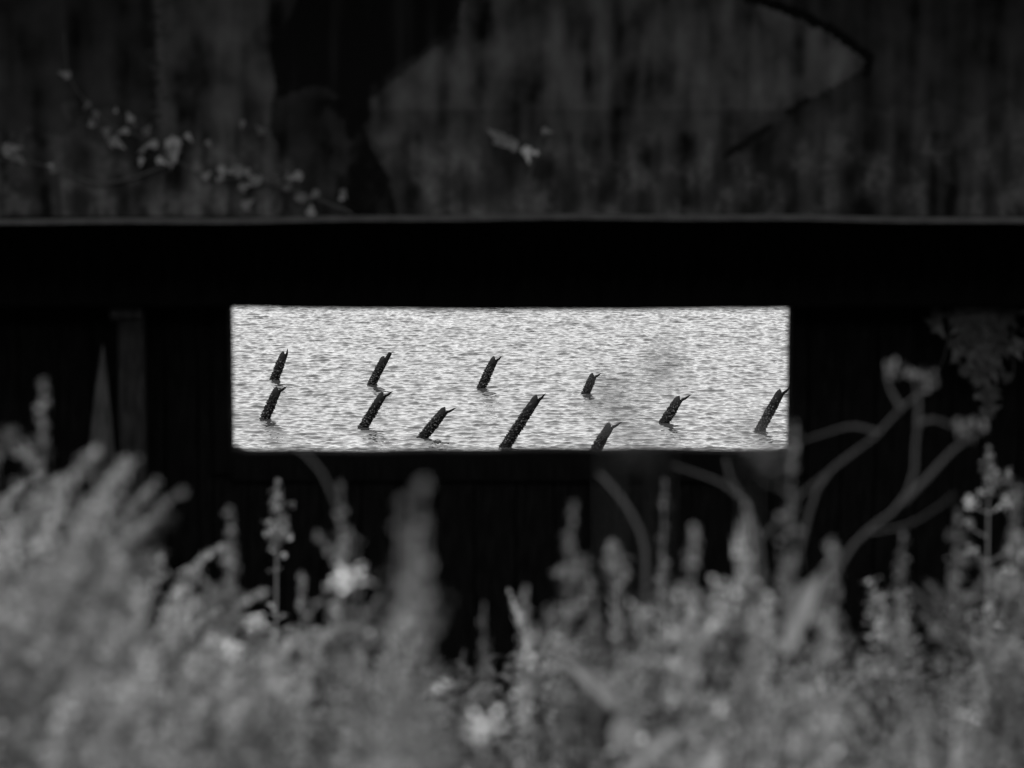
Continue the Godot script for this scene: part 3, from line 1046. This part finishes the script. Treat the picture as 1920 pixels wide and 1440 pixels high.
# ---------- piles ----------
func build_piles() -> void:
	var f := FastNoiseLite.new()
	f.seed = 31
	f.frequency = 17.0
	f.fractal_octaves = 2
	var big := FastNoiseLite.new()
	big.seed = 32
	big.frequency = 1.6
	var speck := RandomNumberGenerator.new()
	speck.seed = 8
	for d in PILES:
		var base: Vector3 = d[0]
		var top: Vector3 = d[1]
		var tip: Vector3 = d[2]
		var rad: float = d[3]
		var blunt: bool = d[4] == 1
		var o := thing("timber_pile", d[5], "pile", base, "old leaning piles standing in the sea")
		var axis := top.normalized()
		var side := Vector3.RIGHT
		side = (side - axis * side.dot(axis)).normalized()
		var out := side.cross(axis)
		var len_ := top.length()
		var under := 1.0
		var rings := 110
		var sides := 34
		var vs := []
		var cs := []
		for i in rings + 1:
			var t := float(i) / rings
			for j in sides:
				var ang := TAU * j / sides
				var dirv := side * cos(ang) + out * sin(ang)
				# the broken head: high on the uphill side, notched, then a shoulder where the splinter leaves
				var head := len_ + rad * (0.9 * maxf(0.0, cos(ang - PI)) - 0.35 * cos(ang * 2.0) + 0.35 * big.get_noise_2d(base.x * 7.0 + cos(ang) * 2.0, sin(ang) * 2.0 + base.z))
				var l := lerpf(-under, head, t)
				var crust := smoothstep(1.0, 0.55, l / len_)
				var q := dirv * rad * 2.0 + Vector3(0, l, 0) + base
				var lump := f.get_noise_3dv(q)
				var rr := rad * (1.0 - 0.06 * t + crust * 0.6 * maxf(lump, -0.2) + 0.05 * big.get_noise_3dv(q))
				if t > 0.93:
					rr *= sqrt(maxf(0.0, 1.0 - pow((t - 0.93) / 0.07, 2.0) * 0.75))
				vs.append(axis * l + dirv * rr)
				var k := 0.006 + 0.005 * big.get_noise_3dv(q * 2.0) + (1.0 - crust) * 0.004
				if lump > 0.34 and crust > 0.1:
					k += crust * (lump - 0.33) * 0.3
				if crust > 0.15 and l > 0.12 and speck.randf() < 0.07 * maxf(0.0, 0.4 + 1.6 * big.get_noise_3dv(q * 3.0)):
					k += speck.randf_range(0.03, 0.13)
				cs.append(clampf(k, 0.003, 0.2))
		var st := SurfaceTool.new()
		st.begin(Mesh.PRIMITIVE_TRIANGLES)
		st.set_smooth_group(0)
		for i in vs.size():
			st.set_color(Color(cs[i], cs[i], cs[i]))
			st.add_vertex(vs[i])
		st.set_color(Color(0.02, 0.02, 0.02))
		st.add_vertex(axis * (len_ - rad * 0.2))
		for i in rings:
			for j in sides:
				var a := i * sides + j
				var b := i * sides + (j + 1) % sides
				for k in [a, b, a + sides, b, b + sides, a + sides]:
					st.add_index(k)
		for j in sides:
			for k in [rings * sides + j, rings * sides + (j + 1) % sides, vs.size()]:
				st.add_index(k)
		st.generate_normals()
		part("shaft", st.commit(), mats.pile, o)
		# the splinter that is left of the broken head
		var s := Shape.new()
		var root := axis * (len_ - rad * 3.2) + side * rad * 0.5
		var mid := axis * (len_ + rad * 0.1) + side * rad * 0.62
		if blunt:
			s.tube([root, mid, mid.lerp(tip, 0.5), tip - axis * rad * 0.25, tip], rad * 0.62, rad * 0.42, 0.009, 9)
		else:
			var pts := [root, axis * (len_ - rad * 1.2) + side * rad * 0.62, mid, mid.lerp(tip, 0.35) + side * rad * 0.1, mid.lerp(tip, 0.7) + axis * rad * 0.05, tip]
			var rr := [0.42, 0.40, 0.34, 0.26, 0.17, 0.02]
			for i in 5:
				s.tube([pts[i], pts[i + 1]], rad * rr[i], rad * rr[i + 1], 0.006, 7)
		part("splinter", s.mesh(), mats.stem, o)


# ---------- plants ----------
func bend(a: Vector3, b: Vector3, c: Vector3, n: int) -> Array:
	var r := []
	for i in n + 1:
		var t := float(i) / n
		r.append(a.lerp(b, t).lerp(b.lerp(c, t), t))
	return r


# leaflets packed round the part of a path after s0; profile gives the radius
func raceme(s: Shape, pts: Array, s0: float, count: int, prof: Callable, size: float, tone: float, r: RandomNumberGenerator) -> void:
	var n := pts.size() - 1
	tone *= r.randf_range(0.7, 1.35)
	var per := 9
	for i in maxi(1, count / per):
		var u := pow(r.randf(), 1.15)
		var t := lerpf(s0, 1.0, u) * n
		var k := mini(int(t), n - 1)
		var p: Vector3 = (pts[k] as Vector3).lerp(pts[k + 1], t - k)
		var ax := ((pts[k + 1] as Vector3) - (pts[k] as Vector3)).normalized()
		var rad: float = prof.call(u)
		var o := Vector3(r.randfn(), r.randfn() * 0.4, r.randfn()).normalized()
		var q := p + o * rad * minf(1.5, absf(r.randfn()) * 0.75)
		var own := tone * (0.22 + 1.9 * r.randf() * r.randf() + 0.2 * r.randf())
		for g in per:
			var rnd := Vector3(r.randfn(), r.randfn(), r.randfn())
			var dir := (o * 0.6 + ax * r.randf_range(0.1, 1.0) + rnd * 0.45).normalized()
			var sd := dir.cross(Vector3(r.randfn(), r.randfn(), r.randfn())).normalized()
			var l := size * r.randf_range(0.7, 1.5) * (1.15 - 0.65 * u)
			s.scrap(q + rnd * size * 0.45 * (1.2 - 0.8 * u), dir, sd, l, l * 0.5, own * r.randf_range(0.75, 1.25))


func stem_leaves(s: Shape, pts: Array, t0: float, t1: float, count: int, length: float, tone: float, r: RandomNumberGenerator) -> void:
	var n := pts.size() - 1
	for i in count:
		var t := lerpf(t0, t1, (i + r.randf()) / count) * n
		var k := mini(int(t), n - 1)
		var p: Vector3 = (pts[k] as Vector3).lerp(pts[k + 1], t - k)
		var a := i * 2.4 + r.randf() * 0.8
		var dir := Vector3(cos(a), r.randf_range(0.2, 0.9), sin(a)).normalized()
		var sd := dir.cross(Vector3.UP).normalized()
		var l := length * r.randf_range(0.6, 1.3)
		s.leaf(p, dir, sd, l, l * 0.26, tone * (0.35 + 1.3 * r.randf() * r.randf() + 0.35 * r.randf()), r.randf_range(0.1, 0.45))


# returns {stem, foliage}: meshes of a plant whose tip stands at (lean, height, 0)
func grow(kind: String, seed_: int, h: float, lean: float, tone: float) -> Dictionary:
	var r := RandomNumberGenerator.new()
	r.seed = seed_
	var st := Shape.new()
	var fo := Shape.new()
	var tip := Vector3(lean, h, 0)
	match kind:
		"plume":
			var pts := bend(Vector3.ZERO, Vector3(lean * 0.35, h * 0.6, r.randf_range(-0.05, 0.05)), tip, 12)
			st.tube(pts, 0.006, 0.0015, tone * 0.6, 6)
			raceme(fo, pts, 0.52, 760, func(u): return 0.088 * pow(1.0 - u, 0.9) + 0.002, 0.014, tone, r)
			for i in 9:
				var t := r.randf_range(0.55, 0.86)
				var p: Vector3 = pts[int(t * 12)]
				var a := r.randf() * TAU
				var l := 0.14 * (1.1 - t) * 2.2
				var e := p + Vector3(cos(a) * l, l * 0.95, sin(a) * l)
				var b := bend(p, p + Vector3(cos(a) * l * 0.7, l * 0.35, sin(a) * l * 0.7), e, 4)
				st.tube(b, 0.003, 0.001, tone * 0.6, 5)
				raceme(fo, b, 0.15, 90, func(u): return 0.016 * (1.02 - u), 0.012, tone, r)
			stem_leaves(fo, pts, 0.12, 0.72, 70, 0.060, tone * 0.8, r)
		"wide":
			for q in 6:
				var tp := tip + (Vector3(-absf(r.randfn()) * 0.035 + 0.01, -0.02 - absf(r.randfn()) * 0.11, r.randfn() * 0.07) if q > 0 else Vector3.ZERO)
				var pts := bend(Vector3(r.randfn() * 0.002, 0, r.randfn() * 0.002), Vector3(lean * 0.4 + r.randfn() * 0.08, h * 0.55, r.randfn() * 0.08), tp, 12)
				st.tube(pts, 0.006, 0.0015, tone * 0.6, 6)
				raceme(fo, pts, 0.30, 700, func(u): return 0.15 * pow(1.0 - u, 1.1) + 0.004, 0.015, tone, r)
				stem_leaves(fo, pts, 0.1, 0.7, 46, 0.060, tone * 0.8, r)
		"arch":
			for q in 6:
				var far := 1.0 if q == 0 else r.randf_range(0.2, 0.95)
				var hh := h * (1.0 if q == 0 else r.randf_range(0.74, 0.98))
				var tp := Vector3(lean * far, hh, (0.0 if q == 0 else r.randfn() * 0.12))
				var pts := bend(Vector3(r.randfn() * 0.002, 0, r.randfn() * 0.002), Vector3(lean * far * 0.30, hh * 0.92, tp.z * 0.5), tp, 14)
				st.tube(pts, 0.006, 0.0015, tone * 0.6, 6)
				raceme(fo, pts, 0.52, 600, func(u): return 0.036 * (1.06 - u), 0.013, tone * 1.15, r)
				stem_leaves(fo, pts, 0.12, 0.78, 70, 0.055, tone * 0.8, r)
		"spike", "nod":
			var mid := Vector3(lean * 0.4, h * 0.55, 0) if kind == "spike" else Vector3(lean * 0.1 + 0.02, h * 1.08, 0)
			var pts := bend(Vector3.ZERO, mid, tip, 14)
			st.tube(pts, 0.005, 0.0015, tone * 0.6, 6)
			raceme(fo, pts, 0.68, 460, func(u): return 0.029 * (1.03 - u * 0.85) * (0.8 + 0.35 * sin(u * 50.0)), 0.011, tone, r)
			stem_leaves(fo, pts, 0.15, 0.75, 70, 0.048, tone * 0.8, r)
		"dock", "dock_branched":
			var pts := bend(Vector3.ZERO, Vector3(lean * 0.3, h * 0.6, 0), tip, 14)
			st.tube(pts, 0.007, 0.002, tone * 0.55, 6)
			if kind == "dock":
				raceme(fo, pts, 0.77, 560, func(u): return 0.006 + 0.075 * pow(sin(minf(1.0, u + 0.04) * PI), 0.7) * (1.0 - 0.3 * u), 0.018, tone * 1.1, r)
				raceme(fo, pts, 0.66, 60, func(u): return 0.02, 0.016, tone, r)
			else:
				raceme(fo, pts, 0.86, 260, func(u): return 0.034 * (1.1 - u), 0.017, tone * 1.1, r)
				for i in 7:
					var t: float = 0.62 + 0.045 * i
					var p: Vector3 = pts[int(t * 14)]
					var a := PI * i + r.randf_range(-0.5, 0.5)
					var e := p + Vector3(cos(a) * 0.10, 0.09, sin(a) * 0.04)
					var b := bend(p, p + Vector3(cos(a) * 0.08, 0.02, 0), e, 4)
					st.tube(b, 0.003, 0.0015, tone * 0.55, 5)
					raceme(fo, b, 0.55, 60, func(u): return 0.018, 0.016, tone * 1.1, r)
			stem_leaves(fo, pts, 0.1, 0.55, 26, 0.12, tone * 0.8, r)
		"leafy":
			for q in 4:
				var tp := tip + Vector3(r.randfn() * 0.09, -absf(r.randfn()) * 0.10 * h if q > 0 else 0.0, r.randfn() * 0.09)
				var pts := bend(Vector3(r.randfn() * 0.002, 0, r.randfn() * 0.002), Vector3(r.randfn() * 0.06, h * 0.5, r.randfn() * 0.06), tp, 10)
				st.tube(pts, 0.005, 0.0015, tone * 0.6, 5)
				stem_leaves(fo, pts, 0.05, 1.0, 110, 0.05, tone, r)
				raceme(fo, pts, 0.8, 90, func(u): return 0.02 * (1.1 - u), 0.016, tone * 1.1, r)
		"grass":
			for q in 34:
				var a := r.randf() * TAU
				var hh := h * r.randf_range(0.55, 1.0)
				var sp := r.randf_range(0.08, 0.34) * h
				var pts := bend(Vector3(cos(a) * 0.02, 0, sin(a) * 0.02), Vector3(cos(a) * sp * 0.2, hh * 0.9, sin(a) * sp * 0.2), Vector3(cos(a) * sp + lean * 0.5, hh, sin(a) * sp), 8)
				var w := 0.002 + r.randf() * 0.0025
				var sd := Vector3(-sin(a), 0, cos(a))
				var k := tone * r.randf_range(0.6, 1.4)
				for i in 8:
					var w0 := w * (1.0 - i / 8.0)
					var w1 := w * (1.0 - (i + 1) / 8.0)
					fo.quad(pts[i] + sd * w0, pts[i + 1] + sd * w1, pts[i + 1] - sd * w1, pts[i] - sd * w0, k)
			st.tube(bend(Vector3.ZERO, Vector3(0, h * 0.4, 0), Vector3(lean * 0.4, h * 0.8, 0), 6), 0.003, 0.001, tone, 5)
		"grass_head":
			var pts := bend(Vector3.ZERO, Vector3(lean * 0.2, h * 0.7, 0), tip, 14)
			st.tube(pts, 0.0013, 0.0006, tone * 0.3, 5)
			raceme(fo, pts, 0.945, 54, func(u): return 0.011 * (1.1 - u), 0.013, tone * 0.35, r)
	return {"stem": st.mesh(), "foliage": fo.mesh()}


func plant(called: String, kind: String, m: Dictionary, where: Vector3, label: String, group: String) -> Node3D:
	var o := thing(called, label, "weed", where, group)
	part("stem", m.stem, mats.stem, o)
	part("foliage", m.foliage, mats.leaf, o)
	return o


func build_plants() -> void:
	var names := {"plume": "plume_weed", "wide": "bushy_weed", "arch": "arching_weed", "spike": "spike_weed", "nod": "nodding_weed", "dock": "dock_plant", "dock_branched": "dock_plant", "grass_head": "grass_stalk"}
	var i := 0
	for d in HEROES:
		i += 1
		var m := grow(d[0], 100 + i, d[3], d[4], (0.34 if d[0] == "wide" else 0.21) * (0.6 + 0.8 * fmod(i * 0.618, 1.0)))
		plant(names[d[0]], d[0], m, Vector3(d[1], ground_at(d[1], d[2]) - 0.02, d[2]), d[5], "tall weeds standing clear of the thicket")
	# the thicket: four kinds, several forms of each
	var kinds := ["plume", "leafy", "grass", "spike", "arch"]
	var called := ["plume_weed", "leafy_weed", "grass_tuft", "spike_weed", "arching_weed"]
	var labels := ["short feathery plume weed", "leafy many-stemmed weed", "tuft of arching grass blades", "short narrow spike weed", "short arching feathery weed"]
	var tones := ["dark", "dull", "middling grey", "light grey", "pale"]
	var near := ["before the pointed stake", "around the dock stalk", "below the window", "around the bare shrub", "around the branched dock"]
	var groups := ["short plume weeds of the thicket", "leafy weeds of the thicket", "grass tufts of the thicket", "short spike weeds of the thicket", "short arching weeds of the thicket"]
	var forms := {}
	var r := RandomNumberGenerator.new()
	r.seed = 50
	for d in CROWD:
		var k: int = d[0]
		var form := r.randi() % 5
		var key := "%d_%d" % [k, form]
		var size: float = [1.2, 1.0, 0.9, 1.1, 1.3][k]
		if not forms.has(key):
			forms[key] = grow(kinds[k], 500 + k * 10 + form, size, 0.04 * form if k < 4 else 0.22 + 0.06 * form, [0.185, 0.15, 0.13, 0.19, 0.18][k] * (0.12 + 0.44 * form))
		var o := plant(called[k], kinds[k], forms[key], Vector3(d[1], ground_at(d[1], d[2]) - 0.02, d[2]), "%s %s in the thicket %s" % [tones[form], labels[k], near[_side(d[1] / -d[2])]], groups[k])
		var sc: float = d[3] / size
		o.scale = Vector3(clampf(sc, 0.8, 1.3), sc, clampf(sc, 0.8, 1.3))
		o.rotation = Vector3(r.randf_range(-0.06, 0.06), r.randf() * TAU if k < 4 else r.randf_range(-0.6, 0.6), -d[4] / d[3] * 0.8)


func _side(bearing: float) -> int:
	return 0 if bearing < -0.109 else 1 if bearing < -0.019 else 2 if bearing < 0.069 else 3 if bearing < 0.139 else 4


func build_undergrowth() -> void:
	var r := RandomNumberGenerator.new()
	r.seed = 61
	var s := Shape.new()
	for i in 46:
		var a := r.randf() * TAU
		var p := Vector3(r.randfn() * 0.09, r.randf() * 0.34, r.randfn() * 0.09)
		var dir := Vector3(cos(a), r.randf_range(0.0, 1.2), sin(a)).normalized()
		var l := r.randf_range(0.04, 0.10)
		s.leaf(p, dir, dir.cross(Vector3.UP).normalized(), l, l * 0.35, r.randf_range(0.015, 0.055), 0.3)
	var mm := MultiMesh.new()
	mm.transform_format = MultiMesh.TRANSFORM_3D
	mm.mesh = s.mesh()
	mm.instance_count = 1500
	for i in 1500:
		var z := -r.randf_range(4.2, 15.3)
		var x := r.randf_range(-1.0, 1.0) * (0.9 + -z * 0.22)
		var b := Basis(Vector3.UP, r.randf() * TAU).scaled(Vector3.ONE * r.randf_range(0.8, 1.7))
		mm.set_instance_transform(i, Transform3D(b, Vector3(x, ground_at(x, z) - 0.03, z)))
	var o := MultiMeshInstance3D.new()
	o.name = "undergrowth"
	o.multimesh = mm
	o.material_override = mats.leaf
	add_child(o)
	o.set_meta("kind", "stuff")
	tag(o, "low leafy undergrowth covering the bluff before the boathouse", "undergrowth")


func build_shrub() -> void:
	var first: Vector3 = SHRUB[0][0][0]
	var foot := Vector3(1.0, ground_at(1.0, -8.7) - 0.02, -8.7)
	var o := thing("bare_shrub", "bare forked shrub with thick pale twigs beside the window", "shrub", foot)
	var buds := RandomNumberGenerator.new()
	buds.seed = 3
	var main := {0: true, 4: true, 7: true}
	for i in SHRUB.size():
		var src: Array = SHRUB[i][0]
		var pts := []
		if main.has(i):
			pts.append(Vector3.ZERO)
		for p in src:
			pts.append(p - foot)
		var cv := Curve3D.new()
		for j in pts.size():
			var a: Vector3 = pts[maxi(j - 1, 0)]
			var b: Vector3 = pts[mini(j + 1, pts.size() - 1)]
			cv.add_point(pts[j], (a - b) / 6.0, (b - a) / 6.0)
		var fine := []
		var total := cv.get_baked_length()
		for j in 25:
			fine.append(cv.sample_baked(total * j / 24.0, true))
		var s := Shape.new()
		s.tube(fine, SHRUB[i][1] * 0.74, SHRUB[i][1] * 0.3, 0.030, 9)
		var w := part("branch", s.mesh(), mats.stem, o)
		if i in [3, 4, 5, 2, 1]:
			var b := Shape.new()
			var endp: Vector3 = fine[24]
			for q in 9:
				var dir := Vector3(buds.randfn(), buds.randfn() + 0.8, buds.randfn()).normalized()
				b.scrap(endp + Vector3(buds.randfn(), buds.randfn(), buds.randfn()) * 0.02, dir, dir.cross(Vector3(0.3, 0.2, 0.9)).normalized(), 0.035, 0.016, buds.randf_range(0.03, 0.09))
			part("bud_cluster", b.mesh(), mats.leaf, w).set_meta("kind", "stuff")
	# single dry stalks
	var stalks := [[[Vector3(0.396, 9.834, -8.300), Vector3(0.388, 10.070, -8.330), Vector3(0.325, 10.185, -8.360), Vector3(0.258, 10.256, -8.390)], 0.011, "thick dry stalk bending over beside the tallest narrow spike"], [[Vector3(-0.413, 9.755, -8.000), Vector3(-0.473, 10.137, -8.030), Vector3(-0.550, 10.317, -8.060), Vector3(-0.635, 10.385, -8.090), Vector3(-0.722, 10.437, -8.120), Vector3(-0.801, 10.472, -8.150)], 0.0065, "thin dry stalk arching across the window's lower corner by the stubby pile"], [[Vector3(1.392, 9.700, -7.700), Vector3(1.314, 9.814, -7.730), Vector3(1.198, 9.943, -7.760), Vector3(1.097, 10.027, -7.790)], 0.013, "pale fallen stalk lying aslant through the weeds below the branched dock"]]
	for d in stalks:
		var src: Array = d[0]
		var p0: Vector3 = src[0]
		var ft := Vector3(p0.x, ground_at(p0.x, p0.z) - 0.02, p0.z)
		var t := thing("dry_stalk", d[2], "stalk", ft, "dry stalks in the thicket")
		var cv := Curve3D.new()
		cv.add_point(Vector3.ZERO, Vector3.ZERO, (p0 - ft) * 0.3)
		for j in src.size():
			var a: Vector3 = src[maxi(j - 1, 0)]
			var b: Vector3 = src[mini(j + 1, src.size() - 1)]
			cv.add_point(src[j] - ft, (a - b) / 6.0, (b - a) / 6.0)
		var fine := []
		for j in 31:
			fine.append(cv.sample_baked(cv.get_baked_length() * j / 30.0, true))
		var s := Shape.new()
		s.tube(fine, d[1], d[1] * 0.5, 0.038, 8)
		part("stem", s.mesh(), mats.stem, t)


func build_pale() -> void:
	var r := RandomNumberGenerator.new()
	r.seed = 15
	for d in PALE:
		var head: Vector3 = d[0]
		var foot := Vector3(head.x + r.randf_range(-0.05, 0.05), d[1] - 0.02, head.z)
		var rel := head - foot
		var size: float = d[2]
		var kind: int = d[3]
		var called: String = ["white_flower", "pale_leaf_plant", "strap_leaf_plant"][kind]
		var group: String = ["white flower heads in the thicket", "pale leaf plants in the thicket", "pale strap leaves in the thicket"][kind]
		var o := thing(called, d[4], "flower" if kind == 0 else "plant", foot, group)
		var st := Shape.new()
		var path := bend(Vector3.ZERO, Vector3(rel.x * 0.2, rel.y * 0.6, 0), rel, 10)
		st.tube(path, 0.004, 0.002, 0.12, 6)
		part("stem", st.mesh(), mats.stem, o)
		var s := Shape.new()
		if kind == 0:
			for i in 34:
				var o2 := Vector3(r.randfn() * 0.34, r.randfn() * 0.24, r.randfn() * 0.34)
				var c := rel + o2 * size
				var dir := (o2 + Vector3(r.randfn(), r.randfn() + 0.5, r.randfn()) * 0.5).normalized()
				s.leaf(c, dir, dir.cross(Vector3(0.2, 1, 0.1)).normalized(), size * r.randf_range(0.5, 0.8), size * 0.34, r.randf_range(0.25, 0.62), 0.2)
			part("flower_head", s.mesh(), mats.petal, o)
		else:
			var tilt := r.randf_range(0.1, 0.5) * (1.0 if r.randf() < 0.5 else -1.0)
			var rows := 8
			var l := size * (1.6 if kind == 1 else 3.0)
			var w := size * (0.5 if kind == 1 else 0.26)
			var dir := Vector3(sin(tilt), cos(tilt), 0.25).normalized()
			var sd := dir.cross(Vector3(0, 0, 1)).normalized()
			var pt := []
			for i in rows + 1:
				var t := float(i) / rows
				var c := rel + dir * l * (t - 0.5) - Vector3.UP * l * (0.25 * t * t if kind == 2 else 0.06 * t * t) + Vector3(sin(tilt) * t * t * l * 0.3, 0, 0)
				pt.append([c, w * sin(PI * lerpf(0.12, 1.0, t))])
			for i in rows:
				var a: Vector3 = pt[i][0]
				var b: Vector3 = pt[i + 1][0]
				var fold := Vector3(0, 0, 0.3)
				var wa: float = pt[i][1]
				var wb: float = pt[i + 1][1]
				s.quad(a, a + (sd + fold) * wa, b + (sd + fold) * wb, b, 0.30)
				s.quad(a, b, b + (-sd + fold) * wb, a + (-sd + fold) * wa, 0.28)
			part("leaf", s.mesh(), mats.petal, o)


func creeper(called: String, label: String, category: String, stems: Array, leaves: Array, tone: float, seed_: int) -> void:
	var r := RandomNumberGenerator.new()
	r.seed = seed_
	var origin: Vector3 = stems[0][0]
	var o := thing(called, label, category, origin)
	for p in stems:
		var cv := Curve3D.new()
		for j in p.size():
			var a: Vector3 = p[maxi(j - 1, 0)]
			var b: Vector3 = p[mini(j + 1, p.size() - 1)]
			cv.add_point(p[j] - origin, (a - b) / 6.0, (b - a) / 6.0)
		var fine := []
		for j in 33:
			fine.append(cv.sample_baked(cv.get_baked_length() * j / 32.0, true))
		var s := Shape.new()
		s.tube(fine, 0.007, 0.003, 0.05, 6)
		part("stem", s.mesh(), mats.stem, o)
	for d in leaves:
		var at: Vector3 = d[0] - origin
		var size: float = d[1] * r.randf_range(1.0, 1.5)
		var s := Shape.new()
		var a := r.randf() * TAU
		var dir := Vector3(cos(a), sin(a), r.randf_range(0.1, 0.5)).normalized()
		var sd := dir.cross(Vector3(0, 0.3, 1)).normalized()
		var k := tone * (0.25 + 0.95 * r.randf() * r.randf())
		var c := at - dir * size * 0.7
		s.leaf(c, dir, sd, size * 2.0, size * 0.7, k, 0.1)
		s.leaf(c + dir * size * 0.2, (dir + sd * 0.9).normalized(), (sd - dir * 0.9).normalized(), size * 0.9, size * 0.55, k, 0.1)
		s.leaf(c + dir * size * 0.2, (dir - sd * 0.9).normalized(), (sd + dir * 0.9).normalized(), size * 0.9, size * 0.55, k, 0.1)
		part("leaf", s.mesh(), mats.leaf, o)


func build_creepers() -> void:
	creeper("wall_creeper", "dry creeper with pale leaves straggling over the painted upper wall's foot", "creeper", [[Vector3(-0.842, 10.663, -14.975), Vector3(-1.038, 10.742, -14.975), Vector3(-1.234, 10.809, -14.975), Vector3(-1.402, 10.846, -14.975), Vector3(-1.570, 10.846, -14.975), Vector3(-1.765, 10.943, -14.975), Vector3(-1.917, 11.050, -14.975), Vector3(-2.084, 11.111, -14.975), Vector3(-2.236, 11.250, -14.975), Vector3(-2.317, 11.375, -14.975), Vector3(-2.341, 11.611, -14.975)], [Vector3(-1.765, 10.943, -14.975), Vector3(-1.962, 10.860, -14.975), Vector3(-2.187, 10.818, -14.975), Vector3(-2.354, 10.882, -14.975), Vector3(-2.521, 10.930, -14.975), Vector3(-2.801, 10.955, -14.975)]], CREEPER, 0.27, 40)
	creeper("wall_sprig", "small withered sprig with four pale leaves alone on the painted arrow shape", "creeper", [[Vector3(0.070, 10.658, -14.975), Vector3(0.084, 10.804, -14.975), Vector3(0.112, 10.943, -14.975), Vector3(0.146, 11.050, -14.975), Vector3(0.179, 11.111, -14.975)], [Vector3(0.112, 10.943, -14.975), Vector3(0.056, 10.983, -14.975), Vector3(-0.014, 11.027, -14.975), Vector3(-0.084, 11.069, -14.975)]], SPRIG, 0.46, 41)
	var tops := []
	for i in 5:
		var x := 2.46 + 0.12 * i
		tops.append([Vector3(x, 10.3, -16.12), Vector3(x + 0.03, 9.95, -16.08), Vector3(x - 0.03 + 0.02 * i, 9.6 + 0.06 * absf(i - 2.0), -16.07)])
	creeper("hanging_ivy", "dim ivy hanging from behind the beam above the branched dock", "ivy", tops, IVY, 0.12, 42)


func _ready() -> void:
	# camera
	var cam := Camera3D.new()
	cam.name = "camera"
	add_child(cam)
	cam.position = Vector3(0, 11.5, 0)
	cam.rotation = Vector3(-atan(620.0 / 5333.0), 0, 0)
	cam.near = 0.5
	cam.far = 8000.0
	var lens := CameraAttributesPhysical.new()
	lens.frustum_focal_length = 88.883
	lens.frustum_focus_distance = 89.0
	lens.frustum_near = 0.5
	lens.frustum_far = 8000.0
	lens.exposure_aperture = 1.9
	cam.attributes = lens
	cam.fov = 2.0 * rad_to_deg(atan(720.0 / 5333.0))
	cam.current = true
	# sky: even overcast
	var sky := ProceduralSkyMaterial.new()
	sky.sky_top_color = Color(0.88, 0.88, 0.88)
	sky.sky_horizon_color = Color(0.81, 0.81, 0.81)
	sky.sky_curve = 0.2
	sky.ground_bottom_color = Color(0.2, 0.2, 0.2)
	sky.ground_horizon_color = Color(0.5, 0.5, 0.5)
	sky.sun_angle_max = 20.0
	var env := Environment.new()
	env.background_mode = Environment.BG_SKY
	env.sky = Sky.new()
	env.sky.sky_material = sky
	env.background_energy_multiplier = 1.0
	env.tonemap_mode = Environment.TONE_MAPPER_LINEAR
	env.tonemap_exposure = 2.8
	env.sdfgi_enabled = true
	env.ssao_enabled = true
	env.ssil_enabled = true
	var we := WorldEnvironment.new()
	we.name = "world_environment"
	we.environment = env
	add_child(we)
	# the veiled sun, high over the sea
	var sun := DirectionalLight3D.new()
	sun.name = "sun"
	sun.light_energy = 0.5
	sun.light_angular_distance = 12.0
	sun.light_color = Color(1, 1, 1)
	sun.shadow_enabled = true
	add_child(sun)
	sun.rotation_degrees = Vector3(-57, -35, 0)
	make_materials()
	build_ground()
	build_water()
	build_boathouse()
	build_piles()
	build_plants()
	build_shrub()
	build_pale()
	build_creepers()
	build_undergrowth()
